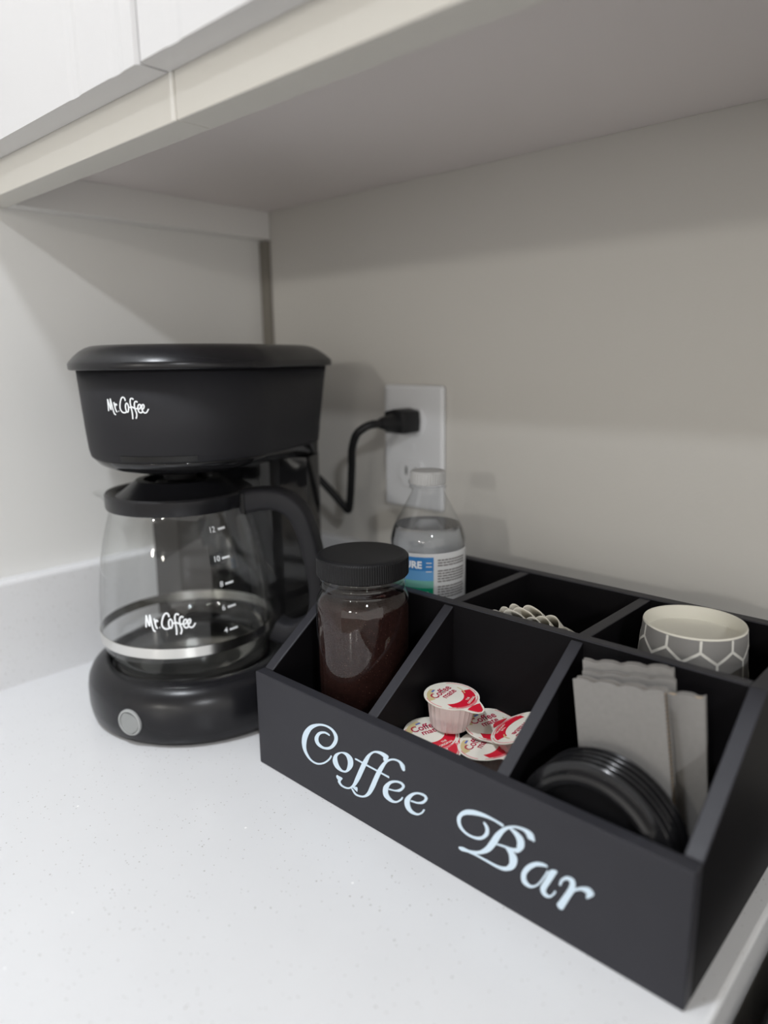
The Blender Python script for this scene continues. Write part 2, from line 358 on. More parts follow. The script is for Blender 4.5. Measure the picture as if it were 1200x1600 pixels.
# rear column with a hollow front that hugs the carafe
def column(z, hw, bk, cr, y0=.062, R=.0835):
    P = [(hw, y0)]
    for k in range(8): t = pi / 2 * k / 7; P.append((hw - cr + cr * cos(t), bk - cr + cr * sin(t)))
    for k in range(8): t = pi / 2 + pi / 2 * k / 7; P.append((-hw + cr + cr * cos(t), bk - cr + cr * sin(t)))
    P.append((-hw, y0)); t0 = math.asin(y0 / R)
    for k in range(17): t = pi - t0 - (pi - 2 * t0) * k / 16; P.append((R * cos(t), R * sin(t)))
    return [(x, y, z) for x, y in P]
b = loft([column(.0478, .084, .119, .03), column(.10, .083, .118, .03), column(.2122, .083, .118, .03)], cap0=True, cap1=True); bmesh.ops.recalc_face_normals(b, faces=b.faces[:])
obj('rear_column', b, m_gloss, cm, True, auto=30)
# brew head
H = [(.060, .083, .118, .2245), (.0766, .0835, .118, .2246), (.0771, .0835, .118, .2255), (.0783, .084, .1185, .2310), (.0795, .085, .120, .245), (.0825, .090, .125, .2935)]
obj('brew_head', loft([zr(outline(r, w, k, .03), z) for r, w, k, z in H], cap0=True, cap1=True), m_head, cm, True, auto=50)
H2 = [(.040, .0825, .1175, .2126), (.056, .0826, .1176, .2132), (.0655, .0827, .1177, .2155), (.0715, .0828, .1178, .2188), (.0752, .0829, .1178, .2230), (.0758, .0829, .1178, .2244)]
obj('drip_panel', loft([zr(outline(r, w, k, .03), z) for r, w, k, z in H2], cap0=True, cap1=True), m_gloss, cm, True, auto=50, label='glossy rounded underside of the brew head')
b = bmesh.new()
ro, ri = [], []
for k in range(33):
    t = radians(-98 + 44 * k / 32); ri.append(t)
for rr in ((.0772, .0783),): pass
rg0 = []
for t in ri: rg0.append([(.0755 * cos(t), .0755 * sin(t), .2258), (.0780 * cos(t), .0780 * sin(t), .2258), (.0789 * cos(t), .0789 * sin(t), .2300), (.0755 * cos(t), .0755 * sin(t), .2300)])
b = loft(rg0, cap0=True, cap1=True); bmesh.ops.recalc_face_normals(b, faces=b.faces[:]); obj('vent_slot', b, m_plate, cm)
obj('drip_nozzle', lathe([(.0001, .2005), (.010, .2005), (.0135, .2020), (.0140, .2060), (.022, .2075), (.024, .2128), (.0001, .2128)], 32, (-.007, -.004, 0)), m_matte, cm, True, auto=40)
L = [(.0868, .2937), (.0878, .2942), (.0882, .2950), (.0882, .2985), (.0874, .3000), (.0835, .3042), (.0790, .3080), (.0745, .3106), (.0700, .3120), (.064, .3126)]
obj('lid', loft([zr(outline(r, .095 - (.0882 - r), .130 - (.0882 - r), .033), z) for r, z in L], cap0=True, cap1=True), m_black, cm, True, auto=60)
# script logo in strokes (u to the right, v up, both in units of the word height)
LOGO = [[(222, 395), (228, 290), (234, 198)], [(234, 198), (255, 290), (280, 372), (288, 270), (293, 188)], [(293, 188), (312, 290), (328, 390), (345, 440), (372, 452)],
        [(362, 245), (372, 330), (385, 380), (404, 410)], [(374, 330), (385, 290), (400, 275), (417, 300)], [(436, 392), (446, 394)],
        [(592, 225), (580, 180), (550, 165), (518, 190), (485, 270), (476, 350), (500, 400), (540, 418), (575, 410), (592, 395)],
        [(605, 262), (585, 290), (580, 350), (595, 402), (618, 400), (634, 350), (632, 290), (612, 262), (605, 262)], [(630, 320), (665, 330), (700, 322), (750, 350), (800, 345)],
        [(738, 205), (720, 184), (692, 190), (676, 240), (682, 330), (692, 430), (688, 520)], [(802, 250), (785, 232), (760, 240), (744, 290), (752, 370), (768, 430), (762, 480), (745, 512)],
        [(792, 360), (830, 350), (852, 315), (845, 284), (818, 288), (800, 330), (806, 390), (835, 418), (868, 405)],
        [(858, 370), (892, 350), (908, 312), (898, 284), (876, 295), (866, 340), (878, 395), (910, 420), (945, 405), (978, 355)]]
def logo(f, s, wd=23):
    b = bmesh.new()
    for st in LOGO: stroke([((x - 600) * s, (340 - y) * s) for x, y in st], wd * s, f, b, 4, th=.0003)
    return b
def rad_at(z): return .0795 + (z - .245) * (.0030 / .0485) if z > .245 else .0795
def f_head(u, v, h):
    z = .2665 + v; r = rad_at(z) + h; t = radians(-62.6 - 27) + u / .080; return (r * cos(t), r * sin(t), z)
obj('printed_logo', logo(f_head, .0342 / 760), m_white_print, cm, label='small white script lettering Mr. Coffee')
# mains lead
PX, PZ = .2195, .238
cord = obj('power_cord', tube([(.2195, -.052, .239), (.2170, -.066, .238), (.208, -.073, .230), (.196, -.068, .214), (.187, -.060, .196), (.179, -.054, .174), (.1725, -.050, .154), (.1690, -.049, .1475), (.163, -.050, .152), (.149, -.056, .168), (.134, -.066, .184), (.118, -.090, .192), (.104, -.112, .190)], .0039, 12), m_matte, cm, True, True)
b = prism([(PX - .0125, PZ - .0100), (PX + .0125, PZ - .0100), (PX + .0135, PZ), (PX + .0125, PZ + .0110), (PX, PZ + .0135), (PX - .0125, PZ + .0110), (PX - .0135, PZ)], 1, -.034, -.0090, bev=.002)
merge(b, tube([(PX, -.034, PZ), (PX, -.045, PZ + .0008), (PX, -.054, PZ + .001)], lambda u: .0095 - .0050 * u, 16))
obj('plug', b, m_matte, cm, True, True, auto=40).parent = cord

# ================================================================== carafe
ax, ay, az = .144, -.226, .0462
cf = thing('carafe', 'empty glass coffee carafe with black lid and handle on the warming plate', 'carafe', (ax, ay, az), radians(30))
PROF = [(.030, .0012), (.055, .0002), (.0625, .0018), (.0690, .0080), (.0722, .0150), (.0735, .0215), (.0738, .0285), (.0735, .040), (.0727, .055), (.0713, .070), (.0693, .088), (.0660, .104), (.0620, .119), (.0590, .128), (.0575, .134), (.0572, .1375), (.0590, .1400)]
def spout(r, z, t):
    d = math.atan2(sin(t - pi), cos(t - pi)); k = max(0, (z - .112) / .028)
    return r + .0235 * min(k, 1.1) ** 2.2 * math.exp(-(d / .30) ** 2)
def rim_h(bm, base=.112):
    for v in bm.verts:
        d = math.atan2(v.co.y, -v.co.x); k = max(0, (v.co.z - base) / .028)
        v.co.z += .0015 * k * math.exp(-(d / .3) ** 2)
inner = [(r - .0020, z + (.0018 if i < 3 else 0)) for i, (r, z) in enumerate(PROF)][::-1]
b = lathe([(.0001, .0012)] + PROF, 96, f=spout); rim_h(b)
obj('glass_body', b, m_glass, cf, True, auto=70)
obj('metal_band', lathe([(.0741, .0215), (.0745, .0215), (.0747, .0298), (.0742, .0300), (.0741, .0215)], 96), m_steel, cf, True, auto=40, label='polished steel band around the glass')
obj('lid', lathe([(.0001, .1395), (.0555, .1395), (.0598, .1345), (.0607, .1338), (.0612, .1352), (.0612, .1452), (.0600, .1468), (.0560, .1462), (.0525, .1440), (.0490, .1452), (.0350, .1560), (.0290, .1562), (.0270, .1530), (.0200, .1520), (.0185, .1535), (.0170, .1538), (.0001, .1525)], 72), m_black, cf, True, auto=35)
hs = lambda u: (.0112 - .001 * sin(pi * u), .0088 + .0012 * math.cos(2 * pi * u))
b = tube([(.058, 0, .1365), (.076, 0, .1402), (.094, 0, .1390), (.1075, 0, .1290), (.1155, 0, .110), (.1210, 0, .085), (.1240, 0, .060), (.1215, 0, .040), (.110, 0, .0275), (.095, 0, .0225), (.0835, 0, .0262)], 0, 20, 6, hs)
obj('handle', b, m_head, cf, True, auto=50)
b = box((.0605, -.012, .128), (.0645, .012, .146), .001); obj('hinge', b, m_matte, cf)
def car_r(z):
    for (r0, z0), (r1, z1) in zip(PROF, PROF[1:]):
        if z0 <= z <= z1: return r0 + (r1 - r0) * (z - z0) / (z1 - z0)
    return .0735
def f_car(a_deg, z0):
    a0 = radians(a_deg - 30)
    def f(u, v, h):
        z = z0 + v; r = car_r(z) + .00015 + h; t = a0 + u / .072; return (r * cos(t), r * sin(t), z)
    return f
obj('printed_logo', logo(f_car(-42.5, .0505), .0385 / 760, 25), m_white_print, cf, label='white script lettering Mr. Coffee on the glass')
for n, z, ad, an in (('12', .1208, -1.5, -9.4), ('10', .0978, -2.5, -9.5), ('8', .0771, -2.7, -8.4), ('6', .0578, -2.8, -8.6), ('4', .0387, -2.8, -8.4)):
    b = bmesh.new(); stroke([(-.0037, -.0002), (0, 0), (.0037, .0002)], .0016, f_car(ad, z), b, 2)
    text_bm(n, .0064, f_car(an, z), bm=b, weight=.00003)
    obj('measuring_mark', b, m_white_print, cf, label='white cup mark reading ' + n)

# ================================================================== organiser
X0, X1, Y0, YM, Y1 = .279, .599, -.255, -.166, -.057; HF, HM = .0745, .130; T = .009; FL = .007
og = thing('organizer_box', 'black wooden six-compartment box lettered Coffee Bar, front row lower than back row', 'organizer', ((X0 + X1) / 2, (Y0 + Y1) / 2, 0))
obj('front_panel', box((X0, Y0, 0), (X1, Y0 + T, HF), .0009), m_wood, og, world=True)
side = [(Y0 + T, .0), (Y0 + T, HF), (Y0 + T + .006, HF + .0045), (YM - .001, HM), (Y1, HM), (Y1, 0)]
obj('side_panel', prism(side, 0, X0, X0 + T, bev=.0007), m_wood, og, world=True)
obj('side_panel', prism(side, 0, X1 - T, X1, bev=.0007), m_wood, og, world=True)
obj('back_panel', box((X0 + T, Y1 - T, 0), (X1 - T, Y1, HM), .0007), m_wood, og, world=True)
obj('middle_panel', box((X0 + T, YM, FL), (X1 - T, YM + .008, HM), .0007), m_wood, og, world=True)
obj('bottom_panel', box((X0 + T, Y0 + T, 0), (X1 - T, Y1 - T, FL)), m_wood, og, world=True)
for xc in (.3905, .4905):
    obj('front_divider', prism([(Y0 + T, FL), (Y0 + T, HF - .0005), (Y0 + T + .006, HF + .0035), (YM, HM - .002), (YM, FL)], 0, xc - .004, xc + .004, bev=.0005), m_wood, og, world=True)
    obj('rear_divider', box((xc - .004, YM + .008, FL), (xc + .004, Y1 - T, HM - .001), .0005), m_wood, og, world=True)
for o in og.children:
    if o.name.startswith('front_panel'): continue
    o.data.materials.append(m_wood_shade)
    for p in o.data.polygons: p.material_index = 0 if p.normal.z > .3 and p.center.z > .05 else 1  # rims stay charcoal, remaining faces get the shade-darkened copy
LET = [[[[359.2,52.9,358.5,51.8],[354.5,53.3,354.1,51.8],[347.9,50.4,349.6,49.2],[343.7,44.5,347.6,45.6],[345.7,40.2,348.3,42.5],[352.0,39.5,352.8,41.3],[359.7,42.2,358.6,43.8],[365.6,48.3,362.4,48.4],[367.1,54.2,363.8,52.5],[363.2,57.9,361.5,56.3],[356.9,58.8,356.1,57.3],[349.0,57.2,349.1,55.6],[339.5,52.5,341.8,50.6],[332.5,44.9,337.7,45.0],[329.8,36.9,335.0,38.6],[331.4,29.8,334.5,31.7],[337.2,25.3,338.6,26.7],[344.6,24.7,345.1,26.1],[352.1,28.0,351.6,29.1],[358.0,33.1,356.8,33.6],[360.9,37.2,359.6,37.4]],[[370.3,43.4,370.2,44.3],[374.4,43.3,376.3,45.7],[376.2,40.4,380.9,43.4],[376.1,37.0,380.7,37.8],[374.4,32.6,375.5,31.6],[370.9,31.2,370.0,29.6],[367.6,33.3,364.3,30.3],[366.2,36.6,361.5,34.3],[366.4,39.7,364.0,40.2],[370.3,43.4,370.2,44.3]],[[365.3,22.7,367.3,25.2],[366.3,22.0,370.7,24.8],[366.3,20.3,368.7,21.7],[369.5,18.4,370.5,19.8],[375.8,19.2,375.8,20.4],[381.9,23.5,380.1,24.2],[386.8,30.5,383.1,30.4],[390.8,38.5,386.8,38.3],[394.5,46.1,390.8,46.2],[397.3,52.1,395.4,52.7],[401.3,56.0,401.1,57.2],[406.4,56.7,407.6,59.0],[409.6,55.3,413.0,58.2],[408.7,55.0,411.6,54.7]],[[379.4,20.4,380.4,21.4],[382.9,17.8,383.8,19.1],[389.6,19.1,389.6,20.4],[395.6,23.2,393.5,24.1],[400.1,29.9,396.4,29.8],[404.5,39.5,400.7,39.3],[408.4,47.6,405.3,47.9],[412.1,53.6,410.8,54.6],[417.1,57.2,417.2,58.3],[421.7,57.6,422.6,59.0],[423.3,55.2,425.9,57.6],[424.2,54.0,426.7,55.8]],[[380.7,22.3,381.3,23.4],[382.5,21.7,384.5,24.2],[384.0,21.3,384.9,22.1]],[[383.5,44.2,384.2,45.2],[394.7,43.7,395.3,44.8],[404.1,43.6,404.7,44.6],[412.9,43.3,413.4,44.4]],[[413.3,35.1,413.6,36.1],[417.9,36.2,418.1,37.1],[422.9,38.2,422.0,39.6],[426.4,42.8,424.3,42.2],[424.1,44.9,423.2,43.5],[419.2,44.1,419.2,42.8],[413.4,41.0,414.8,39.7],[408.5,35.0,412.7,35.6],[408.6,29.1,412.5,32.0],[413.7,27.2,415.3,29.5],[419.0,28.5,419.0,29.7],[423.4,32.0,422.5,32.7],[425.1,34.7,424.1,34.9]],[[431.6,35.1,431.9,36.1],[436.5,36.0,436.6,37.0],[441.4,38.2,440.5,39.5],[444.5,42.6,442.4,42.0],[442.2,44.7,441.4,43.3],[436.5,43.6,436.5,42.4],[430.9,40.1,432.5,38.9],[426.6,34.6,430.7,35.3],[426.9,29.5,430.6,32.2],[430.8,27.1,432.5,29.5],[436.4,28.0,436.6,29.3],[440.6,31.1,439.8,31.8],[442.5,34.2,441.5,34.4]]],[[[485.0,45.6,486.0,46.6],[486.4,42.8,488.5,44.2],[485.8,39.7,488.1,39.3],[482.9,36.1,483.3,34.3],[477.7,34.1,477.1,32.5],[472.5,34.5,471.5,33.0],[469.5,37.4,467.5,35.7],[469.5,41.6,466.7,41.1],[472.0,44.7,470.7,46.9],[476.5,47.0,476.8,50.3],[483.4,49.2,484.1,51.7],[490.9,50.2,491.5,51.7],[497.2,49.6,497.9,51.1]],[[517.4,52.0,516.2,50.3],[516.5,54.1,513.6,50.3],[514.0,55.2,512.3,52.3],[510.0,55.0,509.5,53.3],[504.6,53.5,504.6,52.2],[498.8,49.9,500.0,48.4],[493.4,43.8,496.6,42.8],[489.6,36.7,493.4,35.9],[486.7,31.6,489.1,29.5],[482.2,26.7,482.5,24.6],[475.8,23.8,475.4,22.0],[471.1,23.4,470.2,20.6],[469.1,22.6,468.6,20.9]],[[502.2,50.3,502.7,51.2],[505.1,48.3,506.9,50.8],[507.0,45.2,510.8,48.4],[506.9,42.6,511.2,43.4],[506.7,41.0,507.6,38.5],[503.4,39.4,503.1,37.9],[498.0,38.4,497.7,37.2],[494.4,37.5,494.1,36.5]],[[500.2,37.3,501.0,38.4],[502.0,34.8,504.7,37.7],[502.6,31.4,507.4,34.2],[502.3,28.9,505.7,27.8],[500.0,25.8,500.1,23.3],[494.9,24.0,494.3,22.2],[487.4,23.7,486.9,22.3],[480.7,23.5,480.2,22.3],[475.9,23.1,475.4,21.9]],[[525.5,40.0,525.3,39.0],[523.1,40.2,522.8,38.2],[518.5,38.5,519.1,36.2],[513.5,33.9,515.7,32.4],[510.3,27.5,513.4,28.2],[511.0,22.0,513.5,24.7],[515.8,21.3,516.2,23.1],[520.5,25.2,519.8,25.8],[524.1,31.6,523.2,31.8],[526.3,37.1,525.5,37.1]],[[530.6,40.0,531.2,38.8],[527.2,38.1,530.3,36.7],[524.9,32.1,528.2,31.9],[522.1,25.0,525.6,26.0],[523.7,21.3,525.5,23.7],[527.3,21.6,527.4,23.1],[530.1,24.7,529.3,25.3],[531.3,27.4,530.3,27.5]],[[534.0,33.1,532.8,33.0],[534.9,35.7,533.7,36.4],[537.1,37.9,537.1,39.9],[538.8,37.4,541.2,39.8],[538.1,33.7,541.7,34.4],[535.5,27.8,538.9,27.4],[532.2,20.9,536.1,20.4]],[[540.1,31.2,539.5,31.6],[542.3,34.1,541.7,35.1],[545.3,36.3,545.3,38.2],[548.0,36.2,549.5,39.8],[548.2,35.7,552.0,37.4],[548.0,34.3,549.1,33.7]]]]
for words, nm in zip(LET, ('Coffee', 'Bar')):
    b = bmesh.new()
    for si, st in enumerate(words):
        dy = si * .00003
        Lp = [(p[0] / 1000, p[1] / 1000) for p in st]; Rp = [(p[2] / 1000, p[3] / 1000) for p in st]
        cl = (Vector(Lp[0]) - Vector(Lp[-1])).length < .0005
        ribbon(Lp, Rp, lambda u, v, h: (u, Y0 - .0001 - h - (dy if h else 0), v), b, 5, cl, th=.00025)
        if not cl:
            for p, q in ((Lp[0], Rp[0]), (Lp[-1], Rp[-1])):
                c = ((p[0] + q[0]) / 2, (p[1] + q[1]) / 2); r = (Vector(p) - Vector(q)).length / 2
                vs = [b.verts.new((c[0] + r * cos(2 * pi * k / 20), Y0 - .00036 - dy, c[1] + r * sin(2 * pi * k / 20))) for k in range(20)]; b.faces.new(vs)
    obj('lettering', b, m_letter, og, world=True, label='pale blue ornate script word ' + nm)

# ================================================================== things in the organiser
# jar of ground coffee
jr = thing('coffee_jar', 'clear jar of dark ground coffee with a ribbed black screw lid', 'jar', (.341, -.2025, FL))
zb = FL
JP = [(.0001, .0005), (.028, .0002), (.0325, .0022), (.0340, .0065), (.0340, .120), (.0330, .1270), (.0305, .1315), (.0298, .1335), (.0302, .1350), (.0308, .1365), (.0302, .1385), (.0298, .1395), (.0306, .1408), (.0298, .1425), (.0296, .156)]
obj('glass_body', lathe(JP, 72), m_jarglass, jr, True, auto=50)
def lump(r, z, t): return r + .0003 * sin(7 * t + z * 300)
obj('ground_coffee', lathe([(.0001, .0018), (.0300, .0018), (.0324, .0060), (.0325, .1195), (.0312, .1235), (.022, .1270), (.0001, .1290)], 96, f=lump), m_grounds, jr, True, auto=50)
# film of fine dust clinging to the inside of the jar
P = [(-1.745, .132), (-1.4, .1335), (-1.12, .1335), (-.93, .128), (-.86, .119), (-.88, .112), (-.76, .105), (-.72, .096), (-.80, .089), (-.95, .083), (-1.15, .0795), (-1.35, .0805), (-1.55, .086), (-1.68, .095), (-1.74, .105), (-1.75, .118), (-1.745, .132)]
# lid
def rib(r, z, t): return r
b = bmesh.new(); n = 240; rings = []
for r, z, rb in ((.0296, .1435, 0), (.0322, .1436, 0), (.0327, .1445, 1), (.0327, .1566, 1), (.0320, .1578, 0), (.0305, .1586, 0), (.0290, .1588, 0)):
    rings.append([((r + (.00025 if (k % 2 and rb) else 0)) * cos(2 * pi * k / n), (r + (.00025 if (k % 2 and rb) else 0)) * sin(2 * pi * k / n), z) for k in range(n)])
b = loft(rings, cap0=True, cap1=True); obj('lid', b, m_lidp, jr, False)

# water bottle
wb = thing('water_bottle', 'clear plastic water bottle with a white cap and blue and green label', 'bottle', (.326, -.1112, FL))
BP = [(.0001, .006), (.012, .003), (.022, .0005), (.0280, .0015), (.0303, .0070), (.0303, .030), (.0295, .032), (.0303, .034), (.0303, .1015), (.0303, .146), (.0306, .1490), (.0298, .1530), (.0283, .1585), (.0245, .1665), (.0195, .1755), (.0155, .1830), (.0132, .1875), (.0126, .1905), (.0150, .1912), (.0150, .1925), (.0122, .1930), (.0122, .2010)]
obj('plastic_body', lathe(BP, 64), m_pet, wb, True, auto=50)
WP = [(.0001, .0065), (.012, .0035), (.022, .0012), (.0276, .0022), (.0298, .0072), (.0298, .030), (.0290, .032), (.0298, .034), (.0298, .1490), (.0292, .1530), (.0277, .1585), (.0262, .1615), (.0001, .1615)]
obj('water', lathe(WP, 64), m_water, wb, True, auto=60)
n = 90; rings = [[((r + (.0003 if (k % 2 and rb) else 0)) * cos(2 * pi * k / n), (r + (.0003 if (k % 2 and rb) else 0)) * sin(2 * pi * k / n), z) for k in range(n)] for r, z, rb in ((.0123, .1942, 0), (.0138, .1943, 0), (.0140, .1950, 1), (.0140, .2035, 1), (.0134, .2048, 0), (.0120, .2052, 0))]
obj('cap', loft(rings, cap0=True, cap1=True), m_cap, wb)
b = lathe([(.0305, .1025), (.0308, .1027), (.0308, .1435), (.0305, .1437), (.0305, .1025)], 72)
lb = obj('label', b, m_label, wb, True, auto=40)
def f_bot(a_deg, z0=0):
    def f(u, v, h): t = radians(a_deg) + u / .031; r = .0310 + h; return (r * cos(t), r * sin(t), z0 + v)
    return f
def patch(a0, a1, z0, z1, r=.03095):
    return loft([[(r * cos(radians(a0 + (a1 - a0) * k / 40)), r * sin(radians(a0 + (a1 - a0) * k / 40)), z) for k in range(41)] for z in (z0, z1)], closed=False)
b = patch(-130, -42, .1060, .1160); b2 = [(patch(-130, -42, .1160, .1220), 1), (patch(-130, -42, .1220, .1300), 2), (patch(-130, -42, .1300, .1410), 3)]
for q, mi in b2:
    for fc in q.faces: fc.material_index = mi
    merge(b, q)
text_bm('PURE', .0078, f_bot(-76, .1345), bm=b, mi=4, weight=.0003)
for q, zz in ((7, .1365), (7, .1335), (5, .1295)): stroke([(-.0022, 0), (0, 0), (.0022, 0)], .0007, f_bot(-49, zz), b, 2, mi=5)
for q, zz, aa in ((7, .1125, -57), (5, .1095, -54)): stroke([(-.004, 0), (0, 0), (.004, 0)], .0010, f_bot(aa, zz), b, 2, mi=5)
obj('printed_panel', b, [m_green, m_green2, m_blue2, m_blue, m_white_print, m_label], wb).parent = lb
b = bmesh.new(); random.seed(4)
for k in range(15):
    zz = .1385 - k * .00215
    if k in (3, 9): continue
    u = -.0135
    while u < .0125:
        w = random.uniform(.0018, .0045); stroke([(u, 0), (min(u + w, .0135), 0)], .0011, f_bot(-11, zz), b, 2); u += w + .0007
obj('small_print', b, m_text, wb).parent = lb

# coffee filters, nested and standing on edge
def filter_bm(k):
    n = 21 * 12; rings = []
    for s in (0, .35, .7, 1.0, 1.0, .7, .35, 0):
        pass
    prof = [(0, .60, 0), (.012, .66, .25), (.030, .86, .8), (.042, 1.0, 1.0)]
    out, inn = [], []
    for d, q, amp in prof:
        for lst, off in ((out, 0), (inn, .0009)):
            ring = []
            for j in range(n):
                t = 2 * pi * j / n; w = 2 * abs(sin(10.5 * t)) ** .55 - 1; w2 = amp * .0030 * w
                ring.append(((.0395 * q - off + w2) * math.copysign(abs(cos(t)) ** .75, cos(t)), -d, (.0590 * q - off + w2) * math.copysign(abs(sin(t)) ** .85, sin(t))))
            lst.append(ring)
    b = loft(out + inn[::-1], cap0=True, cap1=True); bmesh.ops.recalc_face_normals(b, faces=b.faces[:]); return b
b = filter_bm(0); f0 = obj('coffee_filter', b, m_filter, None, True, auto=60)
f0.location = (.4405, -.0985, .0665)
labs = ['white fluted paper coffee filter, foremost of three standing behind the middle panel', 'white fluted paper coffee filter in the middle of the three nested ones', 'white fluted paper coffee filter, rearmost of the three nested ones']
for k in range(3):
    o = f0 if k == 0 else f0.copy()
    if k: CN.objects.link(o)
    o.location = (.4400, -.1120 + k * .0075, .0700); o.rotation_euler = (0, radians(k * 3), 0); tag(o, labs[k], 'coffee filter', 'paper filters in the rear middle compartment')

# upside-down paper cup
cu = thing('paper_cup', 'grey paper cup with white honeycomb lines standing upside down in the rear right compartment', 'cup', (.5412, -.1120, FL))
CPf = [(.0405, .0), (.0417, .0012), (.0417, .0030), (.0403, .0040), (.0302, .1300), (.0298, .1308)]
obj('wall', lathe(CPf + [(.0296, .1300), (.0392, .0040), (.0396, .001), (.0405, 0)], 80), m_cupout, cu, True, auto=40)
b = lathe([(.0303, .1301), (.0299, .1312), (.0291, .1309), (.0284, .1225), (.027, .1217), (.0001, .1214)], 64); obj('recessed_bottom', b, m_cupin, cu, True, auto=50, label='cream recessed base with its rolled rim')
b = bmesh.new()
def f_cup(u, v, h):
    z = v; r = .0403 + (.0302 - .0403) * (z - .004) / .126 + .00018 + h; t = u; return (r * cos(t), r * sin(t), z)
NU = 10; da = 2 * pi / NU; hz = .0125
for row in range(8):
    zc = .1345 - row * hz * 1.5
    for k in range(NU):
        a = k * da + (da / 2 if row % 2 else 0) + radians(-63)
        pts = [(a, zc - hz), (a, zc - hz * 2 + .0) if False else (a, zc - hz)]
        stroke([(a, min(zc + hz / 2, .1298)), (a, zc - hz / 2)], .0001, f_cup, b, 1) if False else None
        for (p, q) in (((a, zc), (a, zc - hz * .95)), ((a, zc - hz * .95), (a + da / 2, zc - hz * 1.5)), ((a, zc - hz * .95), (a - da / 2, zc - hz * 1.5))):
            q0 = [(p[0] + (q[0] - p[0]) * i / 4, p[1] + (q[1] - p[1]) * i / 4) for i in range(5)]
            # equal line width: scale the angle by the radius
            rr = .034; q1 = [(x * rr, z) for x, z in q0]
            if min(z for _, z in q1) < .006: continue
            stroke(q1, .0017, lambda u, v, h: f_cup(u / .034, min(v, .1298), h), b, 1, th=.0001)
obj('honeycomb_print', b, m_cupln, cu, label='white honeycomb line pattern')

# cardboard cup sleeves standing on end
def sleeve_bm(w, h, t=.0042, seed=1):
    """two corrugated boards folded flat: outer liners, fluted core showing at the side edge, scalloped top"""
    b = bmesh.new(); n = 24; random.seed(seed)
    def zt(u): return h - .0012 * (.5 + .5 * math.cos(u * 2 * pi * 3.6 + seed)) ** 3 * 1.2
    for y0, y1 in ((0, .0006), (t - .0006, t)):
        rings = []
        for i in range(n + 1):
            u = i / n; z = zt(u); rings.append([(u * w, y0, 0), (u * w, y1, 0), (u * w, y1, z), (u * w, y0, z)])
        loft(rings, cap0=True, cap1=True, bm=b)
    # flute: zigzag board between the liners, seen end-on along the side edges
    rings = []; N = int(h / .0012)
    for i in range(N + 1):
        y = .0008 + (t - .0016) * (.5 + .5 * (1 if i % 2 else -1)); z = (h - .0016) * i / N
        rings.append([(.0004, y, z), (w - .0004, y, z)])
    s = len(b.faces); loft(rings, closed=False, bm=b)
    b.faces.ensure_lookup_table()
    for f in b.faces[s:]: f.material_index = 1
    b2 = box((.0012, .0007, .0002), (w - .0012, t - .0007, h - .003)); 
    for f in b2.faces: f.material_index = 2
    merge(b, b2); bmesh.ops.recalc_face_normals(b, faces=b.faces[:]); return b
SL = [((.5285, -.2108), 1, .0512, .1180, 2, 9, 'front grey cardboard cup sleeve standing on end behind the black lids'),
      ((.5240, -.1990), 14, .0495, .1185, 2, 6, 'grey cardboard cup sleeve second from the back, its scalloped top just showing'),
      ((.5215, -.1935), 14, .0490, .1225, 2, 6, 'rearmost grey cardboard cup sleeve with the highest scalloped top'),
      ((.5435, -.2005), 9, .0460, .1165, 2, 6, 'grey cardboard cup sleeve sticking out to the right towards the side panel')]
for i, ((x, y), azm, w, h, lean, roll, lab) in enumerate(SL):
    o = obj('cup_sleeve', sleeve_bm(w, h, .0056 if i == 0 else .0042, seed=i + 1), [m_sleeve, m_flute, m_flute_d]); tag(o, lab, 'cup sleeve', 'cardboard sleeves in the front right compartment')
    Mx = Matrix.Translation((x, y, FL + .0006)) @ Matrix.Rotation(radians(azm), 4, 'Z') @ Matrix.Rotation(radians(-lean), 4, 'X') @ Matrix.Rotation(radians(-roll), 4, 'Y')
    o.matrix_world = Mx

# black cup lids standing on edge
def clid_bm():
    P = [(.0001, .0018), (.0300, .0018), (.0318, .0006), (.0335, -.0022), (.0362, -.0030), (.0385, -.0022), (.0400, .0010), (.0425, .0016), (.0440, .0014), (.0445, .0020), (.0445, .0028), (.0438, .0034),
         (.0420, .0032), (.0395, .0026), (.0380, -.0008), (.0362, -.0016), (.0342, -.0008), (.0325, .0020), (.0305, .0030), (.0001, .0030)]
    b = lathe(P, 72); bmesh.ops.transform(b, matrix=Matrix.Rotation(radians(-90), 4, 'X'), verts=b.verts); return b
l0 = obj('cup_cover', clid_bm(), m_clid, None, True, auto=35)
LL = ['black plastic cup lid on edge, nearest the box front', 'black plastic cup lid on edge, second from the box front', 'black plastic cup lid on edge, middle of the five', 'black plastic cup lid on edge, fourth from the box front', 'black plastic cup lid on edge, rearmost and touching the cardboard sleeves']
for k in range(5):
    o = l0 if k == 0 else l0.copy()
    if k: CN.objects.link(o)
    o.location = (.5418 + .0006 * (k % 2), -.2421 + .0043 * k, FL + .0450); o.rotation_euler = (radians(-3), 0, 0)
    tag(o, LL[k], 'cup lid', 'black lids in the front right compartment')

